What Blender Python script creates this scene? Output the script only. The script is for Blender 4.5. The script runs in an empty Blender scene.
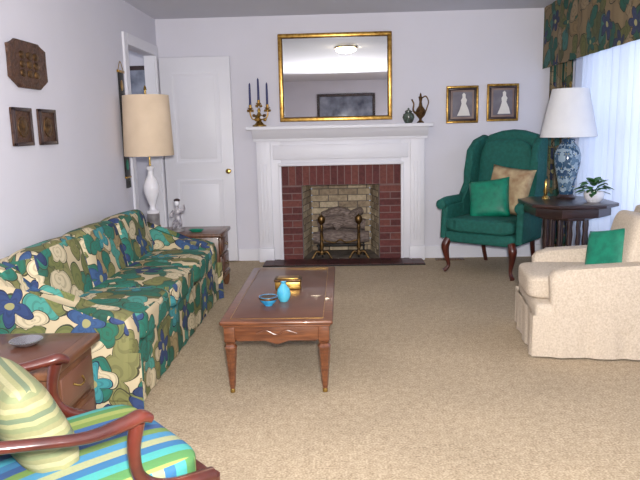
import bpy, bmesh, math, random
from mathutils import Matrix, Vector
random.seed(4)
scene=bpy.context.scene
scene.view_settings.view_transform='Standard'
D=bpy.data
PARENT=None
pi=math.pi
# ---------------------------------------------------------------- materials
def nt(name):
    m=D.materials.new(name); m.use_nodes=True
    t=m.node_tree; t.nodes.clear()
    o=t.nodes.new('ShaderNodeOutputMaterial'); b=t.nodes.new('ShaderNodeBsdfPrincipled')
    t.links.new(b.outputs[0],o.inputs[0])
    return m,t,b
def lin(c):
    return tuple(((v/255)/12.92 if v/255<=.04045 else ((v/255+.055)/1.055)**2.4) for v in c)+(1,)
def ramp(t,stops,const=False):
    r=t.nodes.new('ShaderNodeValToRGB'); cr=r.color_ramp
    if const: cr.interpolation='CONSTANT'
    cr.elements[0].position=stops[0][0]; cr.elements[0].color=stops[0][1]
    cr.elements[1].position=stops[1][0]; cr.elements[1].color=stops[1][1]
    for p,c in stops[2:]:
        e=cr.elements.new(p); e.color=c
    return r
def mat(name,rgb,rough=.6,metal=0,rgb2=None,scale=8,stretch=(1,1,1),bump=0,bscale=60,coat=0,detail=4):
    m,t,b=nt(name); L=t.links
    c=lin(rgb); c2=lin(rgb2) if rgb2 else tuple(v*.88 for v in c[:3])+(1,)
    tc=t.nodes.new('ShaderNodeTexCoord'); mp=t.nodes.new('ShaderNodeMapping')
    mp.inputs['Scale'].default_value=stretch
    L.new(tc.outputs['Object'],mp.inputs[0])
    n=t.nodes.new('ShaderNodeTexNoise'); n.inputs['Scale'].default_value=scale; n.inputs['Detail'].default_value=detail
    L.new(mp.outputs[0],n.inputs[0])
    r=ramp(t,[(.3,c2),(.7,c)])
    L.new(n.outputs[0],r.inputs[0]); L.new(r.outputs[0],b.inputs['Base Color'])
    b.inputs['Roughness'].default_value=rough; b.inputs['Metallic'].default_value=metal
    b.inputs['Coat Weight'].default_value=coat
    if bump:
        n2=t.nodes.new('ShaderNodeTexNoise'); n2.inputs['Scale'].default_value=bscale; n2.inputs['Detail'].default_value=3
        L.new(tc.outputs['Object'],n2.inputs[0])
        bp=t.nodes.new('ShaderNodeBump'); bp.inputs['Strength'].default_value=bump; bp.inputs['Distance'].default_value=.01
        L.new(n2.outputs[0],bp.inputs['Height']); L.new(bp.outputs[0],b.inputs['Normal'])
    return m
class NB:
    def __init__(s,t): s.t=t
    def m(s,op,a,b=None,c=None):
        n=s.t.nodes.new('ShaderNodeMath'); n.operation=op
        for i,v in enumerate((a,b,c)):
            if v is None: continue
            if isinstance(v,(int,float)): n.inputs[i].default_value=v
            else: s.t.links.new(v,n.inputs[i])
        return n.outputs[0]
    def mix(s,f,a,b):
        n=s.t.nodes.new('ShaderNodeMix'); n.data_type='RGBA'
        for k,v in ((0,f),(6,a),(7,b)):
            if isinstance(v,(int,float,tuple)): n.inputs[k].default_value=v
            else: s.t.links.new(v,n.inputs[k])
        return n.outputs[2]
def floral(name,bg,layers,rough=.85,dark=1.0):
    m,t,b=nt(name); L=t.links; N=NB(t)
    tc=t.nodes.new('ShaderNodeTexCoord')
    nz=t.nodes.new('ShaderNodeTexNoise'); nz.inputs['Scale'].default_value=6; nz.inputs['Detail'].default_value=1
    L.new(tc.outputs['UV'],nz.inputs[0])
    va=t.nodes.new('ShaderNodeVectorMath'); va.operation='MULTIPLY_ADD'
    L.new(nz.outputs['Color'],va.inputs[0]); va.inputs[1].default_value=(.09,.09,0); L.new(tc.outputs['UV'],va.inputs[2])
    col=lin(bg)
    for (sc,seed,n,r0,pal,outl,sx) in layers:
        mp=t.nodes.new('ShaderNodeMapping'); mp.inputs['Location'].default_value=(seed,seed*1.7,0)
        mp.inputs['Scale'].default_value=(sc*sx,sc,1)
        L.new(va.outputs[0],mp.inputs[0])
        v=t.nodes.new('ShaderNodeTexVoronoi'); v.voronoi_dimensions='2D'; v.inputs['Scale'].default_value=1; v.inputs['Randomness'].default_value=.75
        L.new(mp.outputs[0],v.inputs[0])
        sb=t.nodes.new('ShaderNodeVectorMath'); sb.operation='SUBTRACT'
        L.new(mp.outputs[0],sb.inputs[0]); L.new(v.outputs['Position'],sb.inputs[1])
        sp=t.nodes.new('ShaderNodeSeparateXYZ'); L.new(sb.outputs[0],sp.inputs[0])
        sc2=t.nodes.new('ShaderNodeSeparateColor'); L.new(v.outputs['Color'],sc2.inputs[0])
        ang=N.m('ADD',N.m('ARCTAN2',sp.outputs[1],sp.outputs[0]),N.m('MULTIPLY',sc2.outputs[0],6.28))
        pet=N.m('POWER',N.m('ADD',N.m('MULTIPLY',N.m('COSINE',N.m('MULTIPLY',ang,n)),.5),.501),.6)
        R=N.m('MULTIPLY',N.m('ADD',N.m('MULTIPLY',pet,.6),.4),N.m('ADD',N.m('MULTIPLY',sc2.outputs[1],.15*r0),r0*.9))
        r=v.outputs['Distance']
        mask=N.m('LESS_THAN',r,R); inner=N.m('LESS_THAN',r,N.m('MULTIPLY',R,.93))
        if n==5: mask=N.m('MULTIPLY',mask,N.m('LESS_THAN',sc2.outputs[0],.66))
        k=len(pal); rp=ramp(t,[(i/k,lin(c)) for i,c in enumerate(pal)],True)
        L.new(sc2.outputs[2],rp.inputs[0])
        ve=N.m('GREATER_THAN',N.m('SINE',N.m('MULTIPLY',N.m('DIVIDE',r,R),17)),.55)
        c1=N.mix(N.m('MULTIPLY',ve,.3),rp.outputs[0],lin(outl))
        c1=N.mix(inner,lin(outl),c1)
        c1=N.mix(N.m('LESS_THAN',r,r0*.2),c1,lin((150,146,100)) if n==5 else c1)
        col=N.mix(mask,col,c1)
    L.new(col,b.inputs['Base Color'])
    b.inputs['Roughness'].default_value=rough
    return m
def stripes(name,pal,k,axis=0,wav=0):
    m,t,b=nt(name); N=NB(t)
    tc=t.nodes.new('ShaderNodeTexCoord'); sp=t.nodes.new('ShaderNodeSeparateXYZ'); t.links.new(tc.outputs['UV'],sp.inputs[0])
    fr=N.m('FRACT',N.m('MULTIPLY',N.m('ADD',sp.outputs[axis],5),k)); n=len(pal)
    rp=ramp(t,[(i/n,lin(c)) for i,c in enumerate(pal)],True); t.links.new(fr,rp.inputs[0])
    nz=t.nodes.new('ShaderNodeTexNoise'); nz.inputs['Scale'].default_value=120
    t.links.new(tc.outputs['UV'],nz.inputs[0])
    c=N.mix(N.m('MULTIPLY',nz.outputs[0],.35),rp.outputs[0],lin((90,90,66)))
    t.links.new(c,b.inputs['Base Color']); b.inputs['Roughness'].default_value=.8
    return m
M_wall=mat('wall_paint',(216,214,223),.85,rgb2=(212,210,219),scale=2)
M_ceil=mat('ceiling_paint',(208,208,216),.9,rgb2=(204,204,212),scale=2)
M_white=mat('white_trim_paint',(228,227,233),.45,rgb2=(223,222,229),scale=3)
M_carpet,t,b=nt('carpet_pile'); L=t.links; N=NB(t)
tc=t.nodes.new('ShaderNodeTexCoord')
n1=t.nodes.new('ShaderNodeTexNoise'); n1.inputs['Scale'].default_value=110; n1.inputs['Detail'].default_value=3
n2=t.nodes.new('ShaderNodeTexNoise'); n2.inputs['Scale'].default_value=28; n2.inputs['Detail'].default_value=4
n3=t.nodes.new('ShaderNodeTexNoise'); n3.inputs['Scale'].default_value=1.6; n3.inputs['Detail'].default_value=3
for n in (n1,n2,n3): L.new(tc.outputs['Object'],n.inputs[0])
r1=ramp(t,[(.36,lin((138,118,92))),(.66,lin((206,187,158)))]); L.new(n1.outputs[0],r1.inputs[0])
r2=ramp(t,[(.35,lin((160,141,115))),(.65,lin((196,177,149)))]); L.new(n2.outputs[0],r2.inputs[0])
c=N.mix(.4,r1.outputs[0],r2.outputs[0]); r3=ramp(t,[(.35,(.87,.87,.87,1)),(.65,(1.0,1.0,1.0,1))]); L.new(n3.outputs[0],r3.inputs[0])
mm=t.nodes.new('ShaderNodeMix'); mm.data_type='RGBA'; mm.blend_type='MULTIPLY'; mm.inputs[0].default_value=1; L.new(c,mm.inputs[6]); L.new(r3.outputs[0],mm.inputs[7]); L.new(mm.outputs[2],b.inputs['Base Color'])
b.inputs['Roughness'].default_value=1
bp=t.nodes.new('ShaderNodeBump'); bp.inputs['Strength'].default_value=.5; bp.inputs['Distance'].default_value=.008; L.new(n1.outputs[0],bp.inputs['Height']); L.new(bp.outputs[0],b.inputs['Normal'])
M_cherry=mat('cherry_wood',(122,74,46),.3,rgb2=(78,42,26),scale=9,stretch=(1,8,8),coat=.3)
M_cherryL=mat('leather_brown',(104,68,52),.35,rgb2=(86,54,42),scale=5,coat=.2)
M_oak=mat('walnut_wood',(112,72,46),.35,rgb2=(70,42,26),scale=7,stretch=(8,1,1),coat=.3)
M_mahog=mat('mahogany',(92,38,26),.28,rgb2=(50,18,14),scale=10,coat=.4)
M_darkw=mat('dark_wood',(58,36,32),.35,rgb2=(34,20,20),scale=10,coat=.3)
M_gold=mat('gilt',(196,158,84),.3,.85,rgb2=(140,100,40),scale=30)
M_brass=mat('brass',(190,160,90),.25,.9,rgb2=(130,100,50),scale=20)
M_bronze=mat('bronze',(120,88,48),.4,.6,rgb2=(56,36,20),scale=40,bump=.5)
M_black=mat('black_iron',(34,30,28),.45,.5,rgb2=(18,17,18))
M_abrass=mat('antique_brass',(120,92,52),.35,.8,rgb2=(50,36,24),scale=30)
M_green=mat('green_upholstery',(22,98,88),.8,rgb2=(14,80,72),scale=35,bump=.3,bscale=250)
M_emer=mat('emerald_satin',(12,134,104),.5,rgb2=(4,104,82),scale=20)
M_beigeP=mat('beige_cushion_fabric',(188,168,132),.8,rgb2=(150,120,90),scale=18)
M_cream=mat('cream_upholstery',(212,198,180),.95,rgb2=(188,172,152),scale=90,bump=.5,bscale=200)
M_shade=mat('lamp_shade_linen',(220,198,172),.9,rgb2=(208,186,160),scale=6)
M_shadeW=mat('lamp_shade_white',(222,222,224),.9,rgb2=(212,212,216),scale=6)
M_porc=mat('white_porcelain',(226,224,228),.15,rgb2=(216,214,220),coat=.5)
M_marb=mat('grey_marble',(150,146,146),.3,rgb2=(90,86,88),scale=14)
M_candle=mat('blue_candle_wax',(44,48,96),.5)
M_log=mat('ceramic_log_bark',(150,134,124),.9,rgb2=(76,62,58),scale=22,stretch=(1,5,5),bump=1,bscale=50)
M_mortar=mat('mortar',(136,116,112),.9,scale=40)
BR=[mat('brick_red_a',(114,60,56),.85,rgb2=(92,46,44),scale=40,bump=.6),mat('brick_red_b',(100,52,50),.85,rgb2=(78,38,38),scale=40,bump=.6),mat('brick_red_c',(124,72,64),.85,rgb2=(100,54,48),scale=40,bump=.6)]
BB=[mat('brick_buff_a',(214,196,166),.9,rgb2=(176,158,132),scale=30,bump=.6),mat('brick_buff_b',(200,180,150),.9,rgb2=(156,138,114),scale=30,bump=.6),mat('brick_buff_c',(180,160,134),.9,rgb2=(136,118,98),scale=30,bump=.6)]
BH=[mat('hearth_tile_a',(86,44,42),.5,rgb2=(64,30,30),scale=30),mat('hearth_tile_b',(74,36,36),.5,rgb2=(52,26,28),scale=30)]
M_soot=mat('sooty_mortar',(134,122,110),.95,rgb2=(84,76,68),scale=6)
M_blueG=mat('turquoise_glaze',(60,160,200),.12,rgb2=(20,110,170),scale=30,coat=.6)
M_ltblue=mat('pale_blue_glaze',(90,185,205),.12,rgb2=(60,150,185),scale=12,coat=.6)
M_leafP=mat('pothos_leaf',(62,112,46),.45,rgb2=(28,70,26),scale=14)
M_soil=mat('soil',(50,38,28),.95)
M_dkframe=mat('plaque_brown',(98,66,46),.5,rgb2=(50,30,22),scale=60,bump=.8,bscale=60)
M_pewter=mat('pewter',(170,170,175),.25,.8)
M_picdark=mat('dark_print',(150,156,172),.4,rgb2=(60,66,88),scale=5)
M_ceram=mat('figurine_white',(210,205,210),.3,rgb2=(60,54,70),scale=30)
M_piclow=mat('print_mount',(150,130,120),.6,rgb2=(110,88,84),scale=4)
M_frameglass=mat('window_frame_paint',(225,225,232),.5)
M_mirror,t,b=nt('mirror_glass'); b.inputs['Base Color'].default_value=(.88,.9,.92,1); b.inputs['Metallic'].default_value=1; b.inputs['Roughness'].default_value=.015
M_lamp,t,b=nt('lamp_glass'); b.inputs['Base Color'].default_value=(1,.95,.85,1); b.inputs['Emission Color'].default_value=(1,.84,.6,1); b.inputs['Emission Strength'].default_value=24
M_fill,t,b=nt('rear_fill_glow'); b.inputs['Base Color'].default_value=(1,1,1,1); b.inputs['Emission Color'].default_value=(.95,.96,1,1); b.inputs['Emission Strength'].default_value=60  # glow for the added fill light behind the camera
M_sheer=D.materials.new('sheer_voile'); M_sheer.use_nodes=True; t=M_sheer.node_tree; t.nodes.clear()
o=t.nodes.new('ShaderNodeOutputMaterial'); mx=t.nodes.new('ShaderNodeMixShader'); a=t.nodes.new('ShaderNodeBsdfTranslucent'); d=t.nodes.new('ShaderNodeBsdfDiffuse')
a.inputs[0].default_value=(.66,.72,.86,1); d.inputs[0].default_value=(.76,.79,.9,1); mx.inputs[0].default_value=.5
t.links.new(a.outputs[0],mx.inputs[1]); t.links.new(d.outputs[0],mx.inputs[2]); t.links.new(mx.outputs[0],o.inputs[0])
F_sofa=floral('sofa_floral_print',(190,174,142),[
 (4.0,2.3,3,.60,[(124,122,76),(94,98,60),(150,132,94),(52,106,86)],(66,62,42),1),
 (5.4,7.7,2,.60,[(36,106,90),(70,142,130),(196,182,150),(108,112,64),(42,92,76)],(50,58,42),1.1),
 (6.2,1.1,2,.52,[(198,184,152),(118,118,70),(38,112,96),(36,100,80)],(60,56,40),.9),
 (3.6,4.4,5,.38,[(46,64,106),(52,80,120),(42,58,94),(60,136,140)],(28,36,62),1)])
F_val=floral('valance_floral_print',(124,106,78),[
 (3.6,5.3,3,.60,[(104,104,66),(78,82,54),(126,106,74),(42,84,68)],(54,50,34),1),
 (5.0,3.7,2,.56,[(36,84,72),(58,104,96),(138,120,92),(92,94,54)],(40,42,32),1.1),
 (3.6,8.4,5,.36,[(50,58,86),(50,70,100),(40,84,72),(44,50,76)],(30,32,50),1)])
F_jar=floral('blue_white_porcelain',(136,156,172),[
 (14,2.3,3,.6,[(50,80,108),(90,116,140),(46,72,102)],(40,60,86),1),
 (20,7.7,5,.5,[(60,92,120),(160,176,188),(46,76,106)],(36,54,86),1.1)],rough=.15)
M_strip=stripes('striped_seat_fabric',[(36,106,150),(50,146,168),(28,80,134),(108,132,56),(144,154,80),(70,126,68),(58,154,150),(28,98,144),(152,156,118),(50,122,158),(96,126,60),(28,70,124)],2.6)
F_pil=stripes('ribbed_cushion_fabric',[(134,130,92),(118,124,88),(150,146,106),(96,110,86),(140,138,96),(160,154,116)],12,1)
# ---------------------------------------------------------------- geometry helpers
def finish(name,bm,mats,ang=38):
    me=D.meshes.new(name)
    bmesh.ops.recalc_face_normals(bm,faces=bm.faces)
    uv=bm.loops.layers.uv.new('UVMap')
    for f in bm.faces:
        n=f.normal; ax=max(range(3),key=lambda i:abs(n[i]))
        for l in f.loops:
            c=l.vert.co
            l[uv].uv=((c.y,c.z),(c.x,c.z),(c.x,c.y))[ax]
    bm.to_mesh(me); bm.free()
    if not isinstance(mats,(list,tuple)): mats=[mats]
    for m in mats: me.materials.append(m)
    for p in me.polygons: p.use_smooth=True
    me.set_sharp_from_angle(angle=math.radians(ang))
    ob=D.objects.new(name,me); bpy.context.collection.objects.link(ob)
    if PARENT: ob.parent=PARENT
    return ob
def group(name,loc=(0,0,0),rz=0,s=1):
    global PARENT
    e=D.objects.new(name,None); bpy.context.collection.objects.link(e); e.location=loc; e.rotation_euler=(0,0,math.radians(rz)); e.empty_display_size=.1; e.scale=(s,s,s)
    PARENT=e; return e
def top():
    global PARENT; PARENT=None
def bev(bm,edges,w,seg):
    if w>0: bmesh.ops.bevel(bm,geom=list(edges),offset=w,segments=seg,affect='EDGES',clamp_overlap=True,profile=.5)
def box(name,x0,x1,y0,y1,z0,z1,m,b=.004,seg=2,M=None):
    bm=bmesh.new(); bmesh.ops.create_cube(bm,size=1)
    for v in bm.verts: v.co=Vector(((x0+x1)/2+v.co.x*(x1-x0),(y0+y1)/2+v.co.y*(y1-y0),(z0+z1)/2+v.co.z*(z1-z0)))
    bev(bm,bm.edges,b,seg)
    if M: bm.transform(M)
    return finish(name,bm,m)
def prism(name,poly,ax,a0,a1,m,b=.004,seg=2,M=None):
    bm=bmesh.new()
    def P(p,a): return {'x':(a,p[0],p[1]),'y':(p[0],a,p[1]),'z':(p[0],p[1],a)}[ax]
    v0=[bm.verts.new(P(p,a0)) for p in poly]; v1=[bm.verts.new(P(p,a1)) for p in poly]
    f0=bm.faces.new(v0); f1=bm.faces.new(v1)
    n=len(poly)
    for i in range(n): bm.faces.new((v0[i],v0[(i+1)%n],v1[(i+1)%n],v1[i]))
    bev(bm,list(f0.edges)+list(f1.edges),b,seg)
    if M: bm.transform(M)
    return finish(name,bm,m)
def lathe(name,prof,loc,m,n=28,M=None,rot0=0,sq=(1,1)):
    bm=bmesh.new(); rings=[]
    for r,z in prof:
        rings.append([bm.verts.new((loc[0]+sq[0]*max(r,.0005)*math.cos(rot0+2*pi*i/n),loc[1]+sq[1]*max(r,.0005)*math.sin(rot0+2*pi*i/n),loc[2]+z)) for i in range(n)])
    for a,c in zip(rings,rings[1:]):
        for i in range(n): bm.faces.new((a[i],a[(i+1)%n],c[(i+1)%n],c[i]))
    bm.faces.new(rings[0]); bm.faces.new(rings[-1])
    if M: bm.transform(M)
    return finish(name,bm,m)
def smoothpts(pts,k=6):
    P=[Vector(p) for p in pts]; out=[]
    for i in range(len(P)-1):
        p0=P[max(i-1,0)];p1=P[i];p2=P[i+1];p3=P[min(i+2,len(P)-1)]
        for j in range(k):
            s=j/k; out.append(.5*((2*p1)+(p2-p0)*s+(2*p0-5*p1+4*p2-p3)*s*s+(3*p1-p0-3*p2+p3)*s**3))
    out.append(P[-1]); return out
def tube(name,pts,r,m,n=12,k=6,sq=1.0,M=None):
    pts0=[Vector(p) for p in pts]
    rr=r if isinstance(r,(list,tuple)) else [r]*len(pts0)
    P=smoothpts(pts0,k) if k>1 else pts0
    rp=[a.x for a in smoothpts([(x,0,0) for x in rr],k)] if k>1 else rr
    bm=bmesh.new(); rings=[]; up=None
    for i,p in enumerate(P):
        t=(P[min(i+1,len(P)-1)]-P[max(i-1,0)]).normalized()
        if up is None: up=Vector((0,0,1)) if abs(t.z)<.9 else Vector((0,1,0))
        s=t.cross(up).normalized(); up2=s.cross(t).normalized(); up=up2
        rings.append([bm.verts.new(p+s*math.cos(2*pi*j/n)*rp[i]+up2*math.sin(2*pi*j/n)*rp[i]*sq) for j in range(n)])
    for a,c in zip(rings,rings[1:]):
        for j in range(n): bm.faces.new((a[j],a[(j+1)%n],c[(j+1)%n],c[j]))
    bm.faces.new(rings[0]); bm.faces.new(rings[-1])
    if M: bm.transform(M)
    return finish(name,bm,m)
def TR(loc=(0,0,0),rx=0,ry=0,rz=0):
    return Matrix.Translation(loc)@Matrix.Rotation(math.radians(rz),4,'Z')@Matrix.Rotation(math.radians(ry),4,'Y')@Matrix.Rotation(math.radians(rx),4,'X')
def cushion(name,size,M,m,e=5,cuts=12,bul=0.0,wr=0):
    bm=bmesh.new(); bmesh.ops.create_cube(bm,size=2); bmesh.ops.subdivide_edges(bm,edges=bm.edges,cuts=cuts,use_grid_fill=True)
    for v in bm.verts:
        p=v.co; nn=(abs(p.x)**e+abs(p.y)**e+abs(p.z)**e)**(1/e)
        q=p/nn
        bz=1+bul*(1-q.x**2)*(1-q.y**2)
        v.co=Vector((q.x*size[0]/2,q.y*size[1]/2,q.z*size[2]/2*bz))
    bm.transform(M); ob=finish(name,bm,m,70); return ob
def pillow(name,w,h,th,M,m):
    bm=bmesh.new(); n=16; top_=[];bot=[]
    for s,lst in ((1,top_),(-1,bot)):
        for i in range(n+1):
            row=[]
            for j in range(n+1):
                x=-1+2*i/n;y=-1+2*j/n
                z=s*th/2*(max(0,(1-x**4)*(1-y**4)))**.5
                cx=x*(1-.06*(1-y*y)); cy=y*(1-.06*(1-x*x))
                row.append(bm.verts.new((cx*w/2,cy*h/2,z+.0005*s)))
            lst.append(row)
    for lst in (top_,bot):
        for i in range(n):
            for j in range(n): bm.faces.new((lst[i][j],lst[i+1][j],lst[i+1][j+1],lst[i][j+1]))
    bmesh.ops.remove_doubles(bm,verts=bm.verts,dist=.0015)
    bm.transform(M); return finish(name,bm,m,80)
def sheet(name,path,z0,z1,m,amp=.02,freq=60,nz=8,flare=0):
    P=smoothpts(path,60); bm=bmesh.new(); cols=[]; s=0
    for i,p in enumerate(P):
        if i: s+=(p-P[i-1]).length
        t=(P[min(i+1,len(P)-1)]-P[max(i-1,0)]).normalized(); nn=Vector((-t.y,t.x,0))
        col=[]
        for k in range(nz+1):
            f=k/nz; a=amp*(1+flare*(1-f))
            off=a*(math.sin(s*freq)+.35*math.sin(s*freq*2.3+1+f))
            col.append(bm.verts.new((p.x+nn.x*off,p.y+nn.y*off,z0+(z1-z0)*f)))
        cols.append(col)
    for a,c in zip(cols,cols[1:]):
        for k in range(nz): bm.faces.new((a[k],c[k],c[k+1],a[k+1]))
    return finish(name,bm,m,80)
def multi(name,boxes,mats,b=.003):
    bm=bmesh.new()
    for (x0,x1,y0,y1,z0,z1,mi) in boxes:
        g=bmesh.ops.create_cube(bm,size=1)['verts']
        for v in g: v.co=Vector(((x0+x1)/2+v.co.x*(x1-x0),(y0+y1)/2+v.co.y*(y1-y0),(z0+z1)/2+v.co.z*(z1-z0)))
        fs=set(f for v in g for f in v.link_faces)
        for f in fs: f.material_index=mi
    return finish(name,bm,mats)
# ---------------------------------------------------------------- room shell
XL,XR,YB,YF,H=-1.79,2.25,6.4,-1.9,2.39
top()
box('floor',-3.2,2.5,YF-.1,7.6,-.1,0,M_carpet,0)
box('ceiling',-3.2,2.5,YF-.1,7.6,H,H+.1,M_ceil,0)
multi('wall_back',[(XL-.1,-.41,YB,YB+.12,0,H,0),(.36,XR+.12,YB,YB+.12,0,H,0),(-.41,.36,YB,YB+.12,.76,H,0)],[M_wall])
DY0,DY1=5.48,6.3
multi('wall_left',[(XL-.1,XL,YF,DY0,0,H,0),(XL-.1,XL,DY1,YB,0,H,0),(XL-.1,XL,DY0,DY1,2.04,H,0)],[M_wall])
WY0,WY1,WZ0,WZ1=2.7,6.0,.35,2.1
multi('wall_right',[(XR,XR+.12,YF,WY0,0,H,0),(XR,XR+.12,WY1,YB,0,H,0),(XR,XR+.12,WY0,WY1,0,WZ0,0),(XR,XR+.12,WY0,WY1,WZ1,H,0)],[M_wall])
box('wall_front',XL-.1,XR+.12,YF-.1,YF,0,H,M_wall,0)
multi('wall_hall',[(-3.1,-1.8,7.5,7.58,0,H,0),(-3.1,-3.0,4.2,7.5,0,H,0),(-3.0,XL-.1,4.2,4.28,0,H,0),(-1.88,-1.8,6.52,7.5,0,H,0)],[M_wall])
multi('trim_1',[(XL,XL+.018,DY0-.09,DY0,0,2.13,0),(XL,XL+.018,DY1,DY1+.07,0,2.13,0),(XL,XL+.02,DY0,DY1,2.04,2.13,0),(XL-.1,XL,DY0,DY0+.015,0,2.04,0),(XL-.1,XL,DY1-.015,DY1,0,2.04,0)],[M_white])
multi('baseboard_back',[(-1.07,-.85,YB-.015,YB,0,.12,0),(.80,XR,YB-.015,YB,0,.12,0)],[M_white])
multi('baseboard_left',[(XL,XL+.015,YF,DY0-.09,0,.12,0)],[M_white])
multi('baseboard_right',[(XR-.015,XR,YF,YB-.016,0,.12,0)],[M_white])
group('window_1')
fr=[(XR+.02,XR+.08,WY0,WY1,WZ0,WZ0+.06,0),(XR+.02,XR+.08,WY0,WY1,WZ1-.06,WZ1,0)]
for i in range(5):
    y=WY0+(WY1-WY0-.05)*i/4; fr.append((XR+.02,XR+.08,y,y+.05,WZ0+.06,WZ1-.06,0))
fr.append((XR+.035,XR+.065,WY0,WY1,1.2,1.24,0))
multi('frame',fr,[M_frameglass])
group('hall_picture',(-2.28,7.48,1.85))
box('frame_part',-.22,.22,-.03,.015,-.22,.22,M_darkw); box('print',-.17,.17,-.034,-.028,-.17,.17,M_picdark,0)
group('door_1',(0,0,0))
box('leaf',-1.76,-1.075,6.335,6.372,.012,2.02,M_white,.003)
for z0,z1 in ((.2,.84),(1.0,1.88)):
    w=.018
    multi('panel_moulding',[(-1.65,-1.185,6.324,6.336,z0,z0+w,0),(-1.65,-1.185,6.324,6.336,z1-w,z1,0),(-1.65,-1.65+w,6.324,6.336,z0+w,z1-w,0),(-1.185-w,-1.185,6.324,6.336,z0+w,z1-w,0)],[M_white])
    box('panel_field',-1.60,-1.235,6.328,6.337,z0+.05,z1-.05,M_white,.003)
lathe('knob',[(.008,0),(.022,.0),(.02,.006),(.008,.012),(.008,.03),(.022,.04),(.026,.05),(.02,.062),(0,.066)],(0,0,0),M_brass,20,M=TR((-1.125,6.335,.92),rx=90))
# ---------------------------------------------------------------- fireplace
group('fireplace')
bs=[(-.61,-.41,6.345,6.4,0,.96,3),(.36,.575,6.345,6.4,0,.96,3),(-.41,.36,6.345,6.4,.76,.96,3)]
z=0
row=0
while z<.755:
    h=.062
    for (xa,xb) in ((-.605,-.412),(.362,.57)):
        if row%2==0: segs=[(xa,xb)]
        else: mid=(xa+xb)/2; segs=[(xa,mid-.004),(mid+.004,xb)]
        for s in segs: bs.append((s[0],s[1],6.335,6.36,z+.004,min(z+h,.76),random.randint(0,2)))
    z+=.0685; row+=1
n=17; w=(.57+.605)/n
for i in range(n):
    xa=-.605+i*w; bs.append((xa+.004,xa+w-.004,6.335,6.36,.765,.955,random.randint(0,2)))
multi('brick_surround',bs,BR+[M_mortar])
fb=[(-.33,.28,6.86,6.9,0,.8,3),(-.5,.45,6.4,6.95,.78,.82,3)]
z=0;row=0
while z<.77:
    x=-.36-(.1 if row%2 else 0)
    while x<.3:
        x2=min(x+.2,.31); x1=max(x,-.36)
        if x2-x1>.03: fb.append((x1+.004,x2-.004,6.85,6.87,z+.004,z+.062,random.randint(0,2)))
        x+=.205
    z+=.068;row+=1
multi('firebox_back',fb,BB+[M_soot])
for sgn,x0,x1 in ((-1,-.41,-.33),(1,.36,.28)):
    lst=[];z=0;row=0
    L_=.46
    while z<.77:
        y=(-.1 if row%2 else 0)
        while y<L_:
            a=max(y,0);c=min(y+.2,L_)
            if c-a>.02: lst.append((-.012,.012,a+.004,c-.004,z+.004,z+.062,random.randint(0,2)))
            y+=.205
        z+=.068;row+=1
    if sgn>0: lst.append((-.006,.02,0,L_,0,.78,3))
    else: lst.append((-.02,.006,0,L_,0,.78,3))
    ob=multi('firebox_side',lst,BB+[M_soot])
    ob.location=(x0+sgn*.02,6.4,0); ob.rotation_euler=(0,0,math.atan2(x0-x1,.46))
multi('firebox_floor',[(-.42,.37,6.36,6.92,0,.012,0)],[M_soot])
ht=[(-.79,.78,6.05,6.335,0.0,.012,2)]
nx=15
for r in range(2):
    for i in range(nx):
        xa=-.785+i*1.56/nx; ht.append((xa+.003,xa+1.56/nx-.003,6.055+r*.14,6.19+r*.14,.01,.018,random.randint(0,1)))
multi('hearth',ht,BH+[M_black])
for s,(xa,xb) in enumerate(((-.845,-.605),(.57,.80))):
    box('pilaster_board',xa,xb,6.33,6.4,0,1.25,M_white,.003)
    o=xa if s==0 else xb-.14
    box('pilaster',o,o+.14,6.31,6.335,.14,1.2,M_white,.006)
    box('plinth',o-.008,o+.148,6.295,6.335,0,.14,M_white,.005)
    for k in range(3): box('flute',o+.03+k*.03,o+.046+k*.03,6.304,6.312,.2,.98,M_white,.004)
    i0=(xb-.03 if s==0 else xa)
    box('inner_bead',i0,i0+.03,6.315,6.335,0,.96,M_white,.005)
box('frieze',-.606,.571,6.325,6.4,.96,1.24,M_white,.003)
box('frieze_panel',-.68,.64,6.308,6.328,1.02,1.16,M_white,.006)
box('frieze_bead',-.635,.60,6.306,6.328,.955,.985,M_white,.006)
prof=[(6.4,1.2),(6.30,1.2),(6.295,1.225),(6.275,1.235),(6.26,1.26),(6.235,1.275),(6.225,1.30),(6.215,1.31),(6.4,1.31)]
prism('crown_moulding',prof,'x',-.87,.825,M_white,.003)
box('shelf',-.92,.865,6.185,6.4,1.31,1.345,M_white,.008,3)
group('andirons',(0,0,0.018))
for x in (-.22,.15):
    lathe('post',[(.03,.05),(.02,.07),(.014,.1),(.024,.14),(.014,.17),(.018,.22),(.012,.3),(.02,.33),(.013,.35),(.034,.375),(.04,.4),(.032,.43),(.012,.445),(.0,.46)],(x,6.31,0),M_abrass,20)
    tube('foot_l',[(x,6.31,.06),(x-.05,6.30,.08),(x-.085,6.29,.03),(x-.1,6.285,.012)],[.016,.013,.011,.012],M_abrass)
    tube('foot_r',[(x,6.31,.06),(x+.05,6.30,.08),(x+.085,6.29,.03),(x+.1,6.285,.012)],[.016,.013,.011,.012],M_abrass)
    tube('bar',[(x,6.32,.09),(x,6.36,.09),(x,6.40,.07),(x,6.405,.0)],.011,M_black)
tube('crossbar',[(-.22,6.31,.2),(-.1,6.30,.17),(-.035,6.295,.2),(.03,6.30,.17),(.15,6.31,.2)],.008,M_abrass)
group('gas_logs',(0,.01,0.012))
for y in (6.5,6.66): box('grate_bar',-.28,.22,y,y+.02,.1,.12,M_black)
for x in (-.27,.2):
    for y in (6.5,6.66): box('grate_leg',x,x+.015,y,y+.015,0,.11,M_black)
def log(pts,r): tube('log',pts,r,M_log,14,5)
log([(-.31,6.51,.19),(-.1,6.50,.2),(.1,6.52,.19),(.26,6.51,.2)],[.06,.072,.068,.055])
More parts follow.
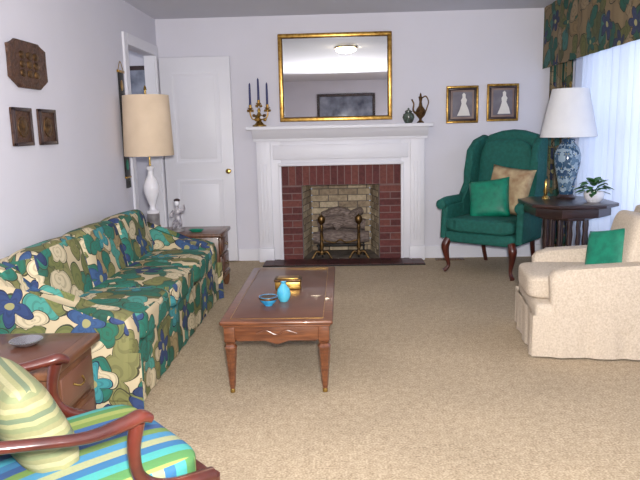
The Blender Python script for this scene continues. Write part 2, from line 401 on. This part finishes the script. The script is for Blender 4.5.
log([(-.26,6.66,.2),(0,6.68,.22),(.22,6.66,.2)],[.06,.07,.06])
log([(-.27,6.56,.32),(-.05,6.58,.35),(.22,6.60,.31)],[.06,.072,.06])
log([(-.1,6.52,.29),(.08,6.6,.4),(.18,6.7,.44)],[.045,.05,.045])
log([(-.22,6.64,.40),(-.05,6.62,.45),(.07,6.58,.42)],[.045,.052,.04])
group('wall_mirror',(0,6.4,0))
x0,x1,z0,z1=-.605,.49,1.385,2.215; w=.038
def frame(x0,x1,z0,z1,w,y0,y1,m,nm='frame'):
    pr=lambda a,b_,c,d:box(nm,a,b_,y0,y1,c,d,m,.008,3)
    pr(x0,x1,z0,z0+w); pr(x0,x1,z1-w,z1); pr(x0,x0+w,z0+w*.8,z1-w*.8); pr(x1-w,x1,z0+w*.8,z1-w*.8)
frame(x0,x1,z0,z1,w,-.045,-.003,M_gold)
frame(x0+w-.004,x1-w+.004,z0+w-.004,z1-w+.004,.010,-.035,-.01,M_bronze,'liner')
box('glass',x0+w,x1-w,-.02,-.012,z0+w,z1-w,M_mirror,0)
M_pg=mat('print_ground',(120,116,124),.5,rgb2=(90,84,96)); M_pl=mat('print_light',(226,222,216),.6)
for i,(a,c,e,f) in enumerate(((1.015,1.325,1.335,1.69),(1.405,1.71,1.345,1.70))):
    group('framed_picture',(0,6.4,0))
    frame(a,c,e,f,.022,-.03,-.003,M_gold); frame(a+.018,c-.018,e+.018,f-.018,.024,-.026,-.006,M_darkw,'liner')
    box('mount',a+.04,c-.04,-.016,-.008,e+.04,f-.04,M_piclow,0)
    box('photo',a+.062,c-.062,-.019,-.015,e+.06,f-.06,M_pg,0)
    xm=(a+c)/2+.01; zb=e+.07
    bm=bmesh.new()
    k_=1.15
    pts=[(-.06,0),(.065,0),(.05,.05),(.024,.1),(.034,.13),(.02,.15),(.02,.175),(.004,.19),(-.012,.178),(-.01,.15),(-.024,.13),(-.018,.1),(-.035,.05)]
    vs=[bm.verts.new((xm+p[0],-.0205,zb+p[1]*k_)) for p in pts]; bm.faces.new(vs); finish('figure',bm,M_pl)
group('candelabra',(-.80,6.29,1.345),0,1.1)
lathe('base',[(.0,0),(.06,0),(.062,.012),(.045,.02),(.03,.035),(.02,.05),(.034,.07),(.04,.09),(.02,.105),(.012,.12),(.016,.14),(.01,.16)],(0,0,0),M_brass)
for s in (-1,0,1):
    x=s*.075; z=.16 if s else .2
    if s: tube('arm',[(0,0,.09),(s*.03,0,.065),(s*.06,0,.07),(s*.078,0,.11),(x,0,.15)],.006,M_gold)
    lathe('cup',[(.006,-.02),(.01,-.01),(.024,0),(.026,.004),(.012,.006),(.014,.03),(.012,.03)],(x,0,z),M_gold,16)
    lathe('candle',[(.011,0),(.010,.1),(.008,.185),(.001,.2)],(x,0,z+.02),M_candle,12)
    for k in range(6):
        a=k*1.05; lathe('leaf_drop',[(0,0),(.008,.012),(.0,.03)],(x+.024*math.cos(a),.024*math.sin(a),z-.035),M_gold,6)
for k in range(9):
    a=k*.75; cushion('flower',(.032,.028,.028),TR((.05*math.cos(a),.04*math.sin(a),.06+.018*(k%3))),[M_gold,M_porc,M_bronze][k%3],2,4)
group('dark_ginger_jar',(.64,6.28,1.345))
lathe('body',[(.0,0),(.03,0),(.045,.02),(.058,.055),(.05,.085),(.03,.1),(.034,.105),(.034,.115),(.02,.125),(.008,.13),(.01,.14),(0,.146)],(0,0,0),mat('dark_glaze',(56,46,40),.2,rgb2=(90,110,100),scale=30))
group('brass_ewer',(.755,6.28,1.345))
lathe('body',[(.0,0),(.036,0),(.034,.008),(.014,.025),(.014,.04),(.04,.07),(.052,.1),(.04,.13),(.018,.16),(.012,.2),(.02,.24),(.024,.245),(.01,.25),(.008,.27),(.0,.285)],(0,0,0),M_bronze)
tube('handle',[(.015,0,.235),(.05,0,.25),(.075,0,.2),(.06,0,.14),(.045,0,.1)],.006,M_bronze)
tube('spout',[(-.04,0,.09),(-.07,0,.12),(-.065,0,.18),(-.085,0,.225)],[.012,.009,.007,.008],M_bronze)
# ---------------------------------------------------------------- left wall decor
def plaque(nm,y0,y1,z0,z1,shaped):
    group(nm,(XL,0,0))
    yc=(y0+y1)/2; zc=(z0+z1)/2
    if shaped:
        hw=(y1-y0)/2; hh=(z1-z0)/2
        poly=[(-1,.75),(-.75,.8),(-.6,1),(.6,1),(.75,.8),(1,.75),(.93,.2),(1,-.6),(.8,-.75),(.55,-1),(-.55,-1),(-.8,-.75),(-1,-.6),(-.93,.2)]
        prism('board',[(yc+a*hw,zc+b_*hh) for a,b_ in poly],'x',.002,.025,M_dkframe,.006)
        for k in range(9): cushion('relief',(.02,.07,.045),TR((.026,yc+(k%3-1)*.08,zc+(k//3-1)*.05)),M_bronze,2,4)
    else:
        box('board',.002,.018,y0,y1,z0,z1,M_dkframe,.004)
        for a,b_,c,d in ((y0,y1,z0,z0+.02),(y0,y1,z1-.02,z1),(y0,y0+.02,z0,z1),(y1-.02,y1,z0,z1)): box('rim',.01,.028,a,b_,c,d,M_darkw,.004)
        lathe('relief',[(0,0),(.06,0),(.055,.006),(.045,.004),(.03,.01),(.0,.014)],(0,0,0),M_bronze,16,M=TR((.018,yc,zc),ry=90))
plaque('carved_wall_plaque',3.47,3.91,1.565,1.825,True)
plaque('square_wall_plaque',3.45,3.66,1.245,1.455,False)
plaque('square_wall_plaque.001',3.76,3.97,1.245,1.455,False)
group('bell_pull',(XL,5.27,0))
box('cloth',.004,.012,-.06,.06,.95,1.8,M_black,.002)
box('rod_top',.002,.018,-.075,.075,1.79,1.81,M_gold); box('rod_low',.002,.018,-.065,.065,.94,.955,M_gold)
for k in range(5): cushion('embroidery',(.008,.06,.09),TR((.013,0,1.05+k*.16)),[M_emer,M_gold,M_beigeP][k%3],2,4)
tube('cord',[(.01,-.06,1.81),(.01,0,1.88),(.01,.06,1.81)],.003,M_gold,6,4)
for k in range(3): tube('tassel',[(.01,-.04+.04*k,.94),(.01,-.04+.04*k,.86)],[.006,.008],M_black,8,1)
# ---------------------------------------------------------------- sofa
group('floral_sofa',(0,0,0))
SY0,SY1=2.78,4.86; SX0,SX1=-1.77,-.98
box('base',SX0+.02,SX1-.03,SY0+.03,SY1-.03,.03,.3,F_sofa,.02,3)
sheet('skirt',[(SX0+.05,SY0+.01,0),(SX1-.02,SY0+.01,0),(SX1-.02,SY0+.012,0)],.01,.3,F_sofa,.003,40)
sheet('skirt',[(SX1-.01,SY0+.01,0),(SX1-.01,(SY0+SY1)/2,0),(SX1-.01,SY1-.01,0)],.01,.3,F_sofa,.004,30)
sheet('skirt',[(SX0+.05,SY1-.01,0),(SX1-.02,SY1-.01,0),(SX1-.02,SY1-.012,0)],.01,.3,F_sofa,.003,40)
nC=3; a0,a1=SY0+.15,SY1-.15; cw=(a1-a0)/nC
for i in range(nC):
    yc=a0+cw*(i+.5)
    cushion('seat_cushion',(.66,cw-.004,.16),TR((-1.305,yc,.365)),F_sofa,7,12,.12)
    cushion('back_cushion',(.2,cw-.006,.40),TR((-1.53,yc,.555),ry=-12),F_sofa,5,12,.0)
prism('back',[(SX0,.1),(SX0+.2,.1),(-1.53,.62),(-1.56,.69),(-1.62,.715),(-1.7,.70),(-1.755,.65)],'y',SY0+.02,SY1-.02,F_sofa,.03,4)
for y in (SY0,SY1-.16):
    prism('arm',[(SX0+.06,.05),(SX1-.02,.05),(SX1-.0,.40),(SX1-.02,.46),(SX1-.1,.49),(-1.3,.50),(-1.5,.58),(-1.58,.68),(SX0+.06,.66)],'y',y,y+.16,F_sofa,.04,4)
# ---------------------------------------------------------------- end tables
def end_table(name,x0,x1,y0,y1,h):
    group(name)
    box('top',x0,x1,y0,y1,h-.03,h,M_oak,.008,3)
    box('top_inset',x0+.05,x1-.05,y0+.05,y1-.05,h-.002,h+.001,M_cherryL,.0005)
    box('carcass',x0+.03,x1-.03,y0+.03,y1-.03,.13,h-.03,M_oak,.004)
    hz=(h-.03-.15)/2
    for k in range(2):
        z0=.15+k*hz
        box('drawer_front',x1-.032,x1-.016,y0+.06,y1-.06,z0+.01,z0+hz-.01,M_oak,.005)
        box('drawer_panel',x1-.02,x1-.010,y0+.09,y1-.09,z0+.03,z0+hz-.03,M_cherryL,.004)
        tube('pull',[(x1-.01,(y0+y1)/2-.04,z0+hz/2+.005),(x1+.006,(y0+y1)/2-.02,z0+hz/2-.008),(x1+.006,(y0+y1)/2+.02,z0+hz/2-.008),(x1-.01,(y0+y1)/2+.04,z0+hz/2+.005)],.004,M_brass,8)
    box('front_panel_y',x0+.08,x1-.08,y0+.022,y0+.035,.18,h-.07,M_cherryL,.004)
    box('base_moulding',x0+.015,x1-.015,y0+.015,y1-.015,.1,.14,M_oak,.008)
    for a in (x0+.05,x1-.05):
        for c in (y0+.05,y1-.05): lathe('foot',[(.018,0),(.028,.03),(.034,.07),(.03,.11)],(a,c,0),M_oak,12)
end_table('drawer_end_table',-1.72,-.975,5.0,5.44,.50)
end_table('drawer_end_table.001',-1.62,-.975,1.98,2.42,.52)
group('ashtray',(-1.2,2.27,.522))
lathe('dish',[(0,0),(.035,0),(.055,.014),(.06,.02),(.054,.02),(.035,.008),(0,.006)],(0,0,0),M_pewter)
group('table_lamp',(-1.57,5.2,.5025))
lathe('stand',[(0,0),(.075,0),(.075,.02),(.06,.03),(.055,.05)],(0,0,0),M_brass)
lathe('marble_drum',[(.05,.05),(.05,.15)],(0,0,0),M_marb)
lathe('vase',[(.055,.15),(.055,.165),(.03,.18),(.022,.21),(.04,.26),(.062,.32),(.066,.37),(.05,.42),(.026,.46),(.02,.5),(.034,.52),(.034,.535),(.01,.54)],(0,0,0),M_porc)
lathe('stem',[(.008,.53),(.008,1.14),(.014,1.145),(.008,1.17),(0,1.18)],(0,0,0),M_brass,12)
def shade(rb,rt,z0,z1,m):
    lathe('shade',[(rb-.004,z0+.001),(rb,z0),(rb+.003,z0+.006),(rt+.002,z1-.004),(rt,z1),(rt-.006,z1)],(0,0,0),m,48)
shade(.195,.18,.62,1.10,M_shade)
group('porcelain_figurine',(-1.36,5.17,.503))
lathe('plinth',[(0,0),(.05,0),(.052,.02),(.042,.03),(0,.032)],(0,0,0),M_marb)
tube('body',[(0,0,.03),(.005,0,.08),(0,0,.13),(.004,0,.17),(0,0,.195),(0,0,.21)],[.034,.03,.024,.032,.014,.011],M_ceram)
cushion('head',(.042,.046,.052),TR((0,-.003,.232)),M_porc,2,6)
cushion('hat',(.052,.052,.03),TR((0,.004,.255)),M_darkw,2,6)
tube('arm_l',[(-.028,0,.17),(-.052,-.01,.14),(-.03,-.035,.12)],[.012,.011,.008],M_ceram)
tube('arm_r',[(.028,0,.17),(.058,-.005,.18),(.06,-.02,.22)],[.012,.011,.008],M_ceram)
tube('leg_l',[(-.015,-.01,.08),(-.022,-.045,.07),(-.022,-.05,.03)],[.018,.015,.01],M_ceram)
tube('leg_r',[(.015,-.01,.08),(.024,-.045,.07),(.026,-.05,.03)],[.018,.015,.01],M_ceram)
group('green_trinket_dish',(-1.2,5.12,.502))
lathe('dish',[(0,0),(.03,0),(.05,.02),(.046,.02),(.028,.006),(0,.005)],(0,0,0),M_emer,20,sq=(1.3,.8))
# ---------------------------------------------------------------- coffee table
CH=.383
group('coffee_table',(-.338,3.62,0))
W,Lh,Hh=.278,.63,CH
box('top',-W,W,-Lh,Lh,Hh-.022,Hh,M_cherry,.008,3)
box('top_moulding',-W+.012,W-.012,-Lh+.012,Lh-.012,Hh-.034,Hh-.02,M_cherry,.005)
box('leather_inset',-W+.05,W-.05,-Lh+.05,Lh-.05,Hh-.001,Hh+.0012,M_cherryL,.0005)
multi('gilt_line',[(-W+.047,W-.047,-Lh+.047,-Lh+.05,Hh-.001,Hh+.0018,0),(-W+.047,W-.047,Lh-.05,Lh-.047,Hh-.001,Hh+.0018,0),(-W+.047,-W+.05,-Lh+.05,Lh-.05,Hh-.001,Hh+.0018,0),(W-.05,W-.047,-Lh+.05,Lh-.05,Hh-.001,Hh+.0018,0)],[M_gold])
box('apron_f',-W+.03,W-.03,-Lh+.03,-Lh+.05,Hh-.1,Hh-.03,M_cherry); box('apron_b',-W+.03,W-.03,Lh-.05,Lh-.03,Hh-.1,Hh-.03,M_cherry)
box('apron_l',-W+.03,-W+.05,-Lh+.03,Lh-.03,Hh-.1,Hh-.03,M_cherry); box('apron_r',W-.05,W-.03,-Lh+.03,Lh-.03,Hh-.1,Hh-.03,M_cherry)
for yy in (-Lh+.032,Lh-.048):
    prism('scallop',[(-W+.06,Hh-.095),(-W+.09,Hh-.112),(-.06,Hh-.105),(-.03,Hh-.12),(0,Hh-.128),(.03,Hh-.12),(.06,Hh-.105),(W-.09,Hh-.112),(W-.06,Hh-.095)],'y',yy,yy+.014,M_cherry,.003)
tube('apron_carving',[(-.1,-Lh+.027,Hh-.07),(-.05,-Lh+.025,Hh-.055),(0,-Lh+.024,Hh-.075),(.05,-Lh+.025,Hh-.055),(.1,-Lh+.027,Hh-.07)],.005,M_cherry,8)
for a in (-1,1):
    for c in (-1,1):
        X=a*(W-.045);Y=c*(Lh-.045)
        box('leg_block',X-.027,X+.027,Y-.027,Y+.027,Hh-.11,Hh-.03,M_cherry,.004)
        lathe('leg',[(.011,.02),(.016,.045),(.030,Hh-.15),(.034,Hh-.14),(.024,Hh-.125),(.034,Hh-.11)],(X,Y,0),M_cherry,8)
        lathe('caster',[(.0,0),(.013,.003),(.013,.02),(.009,.028)],(X,Y,0),M_brass,12)
CZ=CH+.0015
group('gilt_box',(-.33,3.66,CZ))
box('body',-.075,.075,-.05,.05,0,.045,M_gold,.006); box('lid',-.08,.08,-.055,.055,.045,.062,M_bronze,.008,3)
box('inlay',-.06,.06,-.04,.04,.06,.065,M_gold,.002)
group('turquoise_bowl',(-.405,3.28,CZ))
lathe('bowl',[(0,0),(.022,0),(.024,.006),(.042,.022),(.05,.04),(.049,.05),(.044,.05),(.044,.04),(.03,.018),(0,.012)],(0,0,0),M_blueG)
lathe('rim_band',[(.0505,.036),(.0515,.044),(.0505,.048)],(0,0,0),M_bronze)
group('pale_blue_vase',(-.33,3.36,CZ))
lathe('body',[(0,0),(.022,0),(.034,.02),(.038,.045),(.032,.07),(.016,.09),(.012,.1),(.017,.108),(.012,.108),(.008,.1),(0,.099)],(0,0,0),M_ltblue)
# ---------------------------------------------------------------- wing chair
group('wingback_chair',(1.365,5.80,0),-38,1.025)
G=M_green
def cab(x,y,sx,sy,h=.3):
    tube('cabriole_leg',[(x,y,h),(x+sx*.02,y+sy*.02,h*.8),(x+sx*.012,y+sy*.012,h*.5),(x-sx*.002,y-sy*.002,h*.22),(x+sx*.012,y+sy*.012,.03),(x+sx*.03,y+sy*.03,.012)],[.032,.036,.024,.016,.018,.02],M_mahog,12)
cab(-.29,-.29,-1,-1); cab(.29,-.29,1,-1)
for x in (-.24,.24): tube('rear_leg',[(x,.27,.32),(x,.30,.15),(x,.36,.0)],[.024,.02,.018],M_mahog,8)
box('seat_rail',-.32,.32,-.31,.3,.27,.37,G,.025,3)
cushion('seat_cushion',(.53,.6,.13),TR((0,-.04,.43)),G,8,12,.15)
cushion('seat_cushion_ears',(.62,.12,.12),TR((0,-.27,.43)),G,5,8)
pts=[(-.29,.32),(.29,.32),(.31,.7),(.31,1.02),(.29,1.12),(.22,1.19),(.1,1.225),(0,1.235),(-.1,1.225),(-.22,1.19),(-.29,1.12),(-.31,1.02),(-.31,.7)]
prism('back',pts,'y',.0,.11,G,.035,4,M=Matrix.Translation((0,.16,0))@Matrix(((1,0,0,0),(0,1,.13,0),(0,0,1,0),(0,0,0,1))))
cushion('back_pad',(.5,.12,.66),TR((0,.21,.82),rx=-7),G,4,12)
wing=[(.30,.3),(.40,.75),(.44,1.1),(.42,1.17),(.34,1.19),(.2,1.15),(.10,1.06),(.08,.96),(.10,.86),(.10,.76),(.04,.67),(-.05,.635),(-.05,.3)]
for s in (-1,1):
    Mx=Matrix(((1,-.12*s,0,.295*s+(.02*s)),(0,1,0,0),(0,0,1,0),(0,0,0,1)))
    prism('wing',wing,'x',-.035,.035,G,.025,4,M=Mx)
    prism('arm_panel',[(-.29,.3),(.2,.3),(.2,.6),(-.27,.6)],'x',-.032,.032,G,.02,3,M=Mx)
    tube('arm_roll',[(s*.36,-.30,.60),(s*.352,-.2,.615),(s*.335,0,.62),(s*.32,.12,.65)],[.044,.048,.046,.035],G,16,4)
    lathe('arm_scroll',[(0,-.004),(.038,0),(.044,.012),(.03,.02),(0,.02)],(0,0,0),G,20,M=TR((s*.36,-.30,.60),rx=90))
pillow('emerald_pillow',.36,.36,.13,TR((-.01,-.09,.645),rx=68,rz=8,ry=0)@Matrix.Rotation(.15,4,'Z'),M_emer)
pillow('beige_pillow',.42,.42,.13,TR((.10,.06,.71),rx=74,rz=-6)@Matrix.Rotation(-.1,4,'Z'),M_beigeP)
# ---------------------------------------------------------------- octagonal side table
group('octagonal_side_table',(1.735,5.02,0))
hx,hy,c_=.32,.35,.15; T=.715
octp=lambda k,dz=0:[(-hx*k+c_,-hy*k),(hx*k-c_,-hy*k),(hx*k,-hy*k+c_),(hx*k,hy*k-c_),(hx*k-c_,hy*k),(-hx*k+c_,hy*k),(-hx*k,hy*k-c_),(-hx*k,-hy*k+c_)]
prism('top',octp(1),'z',T-.028,T,M_darkw,.007,3)
prism('apron',octp(.88),'z',T-.1,T-.028,M_darkw,.004)
prism('plinth',octp(.66),'z',.02,.09,M_darkw,.006)
prism('under_plate',octp(.66),'z',T-.13,T-.1,M_darkw,.004)
for k in range(14):
    a=2*pi*k/14; X=.15*math.cos(a);Y=.18*math.sin(a)
    lathe('spindle',[(.012,.09),(.016,.13),(.010,.16),(.018,.24),(.012,.3),(.010,.34),(.017,.42),(.011,.48),(.016,.53),(.012,T-.12)],(X,Y,0),M_darkw,10)
for a in (-.12,.12):
    for c in (-.17,.17): lathe('bun_foot',[(.02,0),(.03,.01),(.028,.025)],(a,c,0),M_darkw,12)
group('ginger_jar_lamp',(1.785,5.18,T+.001),0,.93)
lathe('stand',[(0,0),(.075,0),(.078,.012),(.065,.025),(.06,.035)],(0,0,0),M_darkw)
lathe('jar',[(.055,.035),(.06,.05),(.07,.12),(.09,.22),(.106,.30),(.108,.37),(.09,.43),(.06,.465),(.05,.48),(.056,.49),(.05,.505),(.02,.51)],(0,0,0),F_jar,36)
lathe('stem',[(.009,.50),(.009,.95),(.014,.96),(.006,.98),(0,.985)],(0,0,0),M_brass,12)
shade(.228,.145,.52,.92,M_shadeW)
group('potted_pothos',(1.89,4.88,T+.001))
lathe('bowl',[(0,0),(.045,0),(.07,.03),(.075,.06),(.068,.08),(.062,.08),(.06,.06),(0,.055)],(0,0,0),M_porc)
bm=bmesh.new()
for k in range(38):
    a=random.uniform(0,6.28); r=random.uniform(.02,.12); z=.09+random.uniform(0,.08)-max(0,r-.07)*.9
    s=random.uniform(.03,.045); c=Vector((r*math.cos(a),r*math.sin(a),z))
    out=Vector((math.cos(a),math.sin(a),-.25 if r>.07 else .5)).normalized(); side=Vector((-math.sin(a),math.cos(a),random.uniform(-.3,.3))).normalized(); up=out.cross(side)
    vs=[bm.verts.new(c+out*x*s+side*y*s+up*zz*s) for x,y,zz in ((-1,0,0),(-.8,.5,.12),(-.1,.6,.15),(.6,.3,.05),(1.1,0,-.1),(.6,-.3,.05),(-.1,-.6,.15),(-.8,-.5,.12))]
    mid=bm.verts.new(c-up*0.02*s)
    for i in range(8): bm.faces.new((vs[i],vs[(i+1)%8],mid))
finish('leaves',bm,M_leafP,80)
for k in range(8):
    a=k*.8; tube('vine',[(0,0,.06),(.04*math.cos(a),.04*math.sin(a),.1),(.09*math.cos(a),.09*math.sin(a),.1)],.003,M_leafP,6,4)
lathe('soil',[(0,.06),(.058,.06),(.0,.066)],(0,0,0),M_soil,20)
group('brass_figurine',(1.62,5.17,T+.001))
lathe('body',[(0,0),(.03,0),(.028,.01),(.012,.03),(.02,.06),(.01,.1),(.014,.13),(.0,.16)],(0,0,0),M_brass,16)
# ---------------------------------------------------------------- cream armchair
group('cream_armchair',(1.45,3.78,0),-97,.92)
Cm=M_cream
box('base',-.36,.36,-.38,.38,.14,.34,Cm,.03,3)
sheet('skirt_front',[(-.37,-.395,0),(0,-.395,0),(.37,-.395,0)],.01,.27,Cm,.003,26,flare=2)
sheet('skirt_l',[(-.37,-.395,0),(-.372,0,0),(-.37,.4,0)],.01,.27,Cm,.003,26,flare=2)
sheet('skirt_r',[(.37,-.395,0),(.372,0,0),(.37,.4,0)],.01,.27,Cm,.003,26,flare=2)
sheet('skirt_back',[(-.37,.4,0),(0,.4,0),(.37,.4,0)],.01,.27,Cm,.003,26,flare=2)
cushion('seat_cushion',(.50,.66,.15),TR((0,-.08,.41)),Cm,8,12,.15)
for s in (-1,1):
    prism('arm',[(-.28,.14),(.36,.14),(.36,.6),(.2,.585),(-.2,.555),(-.27,.54),(-.30,.5)],'x',s*.31-.06,s*.31+.06,Cm,.045,4)
prism('back',[(.2,.3),(.4,.3),(.5,.80),(.48,.87),(.42,.885),(.36,.86)],'x',-.33,.33,Cm,.045,4)
cushion('back_cushion',(.5,.16,.44),TR((0,.24,.63),rx=-12),Cm,5,12)
pillow('emerald_pillow',.32,.32,.12,TR((.03,.11,.60),rx=66,rz=34)@Matrix.Rotation(.25,4,'Z'),M_emer)
# ---------------------------------------------------------------- foreground open armchair
group('open_wood_armchair',(-.72,1.57,0),133)
Wd=M_mahog
box('seat_rail_front',-.27,.27,-.27,-.235,.33,.40,Wd,.008,3)
for s in (-1,1):
    box('seat_rail_side',s*.255-.018,s*.255+.018,-.25,.25,.33,.39,Wd,.006)
    tube('front_leg',[(s*.255,-.25,.40),(s*.255,-.25,.2),(s*.255,-.255,0)],[.027,.022,.016],Wd,10)
    tube('rear_leg',[(s*.22,.25,.42),(s*.22,.27,.2),(s*.22,.33,0)],[.024,.022,.018],Wd,10)
    tube('arm_rest',[(s*.235,.30,.66),(s*.27,.18,.645),(s*.285,.07,.628),(s*.28,-.02,.63),(s*.275,-.06,.633),(s*.275,-.085,.62)],[.018,.017,.018,.021,.022,.015],Wd,14,6,sq=.75)
    tube('arm_post',[(s*.275,-.05,.62),(s*.28,-.035,.55),(s*.28,-.05,.48),(s*.275,-.12,.43),(s*.265,-.25,.405)],[.019,.016,.016,.019,.021],Wd,12,6)
    tube('back_stile',[(s*.22,.25,.40),(s*.23,.30,.65),(s*.235,.37,.92)],[.022,.02,.018],Wd,12)
tube('crest_rail',[(-.235,.37,.92),(-.12,.38,.95),(0,.38,.96),(.12,.38,.95),(.235,.37,.92)],.024,Wd,12)
box('rear_rail',-.23,.23,.235,.265,.33,.40,Wd,.006)
prism('back_pad',[(.235,.47),(.285,.47),(.37,.9),(.325,.9)],'x',-.2,.2,M_strip,.015,3)
cushion('seat_cushion',(.49,.50,.10),TR((0,.0,.415)),M_strip,7,12,.25)
pillow('ribbed_pillow',.34,.30,.15,TR((.06,.11,.575),rx=66,rz=0)@Matrix.Rotation(.05,4,'Z'),F_pil)
# ---------------------------------------------------------------- curtains
group('sheer_curtain')
sheet('voile',[(2.155,6.12,0),(2.16,5.6,0),(2.16,5.0,0),(2.16,4.4,0),(2.16,3.6,0),(2.16,2.85,0)],.02,2.3,M_sheer,.034,48,4)
group('floral_drape')
sheet('panel',[(1.97,6.28,0),(2.03,6.30,0),(2.1,6.28,0),(2.16,6.22,0)],.02,2.3,F_val,.018,70,6)
group('floral_drape.001')
sheet('panel',[(1.98,2.75,0),(2.1,2.6,0),(2.1,2.45,0)],.02,2.3,F_val,.02,70,6)
group('window_valance')
sheet('face',[(1.925,2.4,0),(1.915,4,0),(1.915,5.2,0),(1.92,6.375,0)],1.825,2.385,F_val,.004,28,4)
box('board',1.935,2.25,2.4,6.38,2.355,2.385,M_darkw,.003)
box('face_board',1.93,1.938,2.4,6.375,1.835,2.36,M_beigeP,0)
# ---------------------------------------------------------------- ceiling lamp, added rear fill light, rear wall picture
for nm,x,y,g in (('ceiling_lamp',.07,3.9,M_lamp),('rear_fill_light',1.6,-.3,M_fill)):  # second fixture is invented, an unseen fill light placed outside the mirror view
    group(nm,(x,y,H))
    lathe('canopy',[(.0,-.001),(.15,-.001),(.16,-.015),(.14,-.022)],(0,0,0),M_brass)
    lathe('glass_bowl',[(.135,-.022),(.13,-.05),(.095,-.07),(.05,-.08),(0,-.083)],(0,0,0),g)
group('landscape_picture',(.1,YF,0))
frame(-.65,.65,1.35,2.1,.06,.003,.04,M_darkw); box('print',-.6,.6,.01,.02,1.4,2.05,M_picdark,0)
group('floor_register',(1.05,6.3,0))
multi('grille',[(-.14,.14,-.05,.05,0,.006,0)]+[(-.12+i*.024,-.108+i*.024,-.04,.04,.006,.009,0) for i in range(10)],[M_bronze])
top()
# ---------------------------------------------------------------- lights
def light(name,kind,loc,e,col,rot=(0,0,0),**k):
    l=D.lights.new(name,kind); l.energy=e; l.color=col
    for a,v in k.items(): setattr(l,a,v)
    o=D.objects.new(name,l); bpy.context.collection.objects.link(o); o.location=loc; o.rotation_euler=rot; return o
light('daylight','AREA',(XR+.6,4.35,1.4),60,(.80,.88,1),(0,math.radians(90),0),shape='RECTANGLE',size=1.9,size_y=3.3)
light('camera_flash','AREA',(.05,-.05,1.42),175,(1,.985,.975),(math.radians(91),0,math.radians(0)),shape='DISK',size=.12)
light('hall_fill_light','POINT',(-2.5,6.2,2.1),10,(.9,.93,1),shadow_soft_size=.15)  # added fill to brighten the hall, no fixture modelled
w=D.worlds.new('World'); scene.world=w; w.use_nodes=True
w.node_tree.nodes['Background'].inputs[0].default_value=(.6,.75,1,1); w.node_tree.nodes['Background'].inputs[1].default_value=.6
# ---------------------------------------------------------------- camera
cam=D.cameras.new('cam'); co=D.objects.new('camera',cam); bpy.context.collection.objects.link(co)
scene.camera=co; cam.sensor_width=36; cam.lens=36.0; cam.clip_start=.05
M=Matrix.Rotation(math.radians(2.16),4,'Z')@Matrix.Rotation(math.radians(90-9.66),4,'X')@Matrix.Rotation(math.radians(-1.3),4,'Z')
M.translation=Vector((0,0,1.29)); co.matrix_world=M
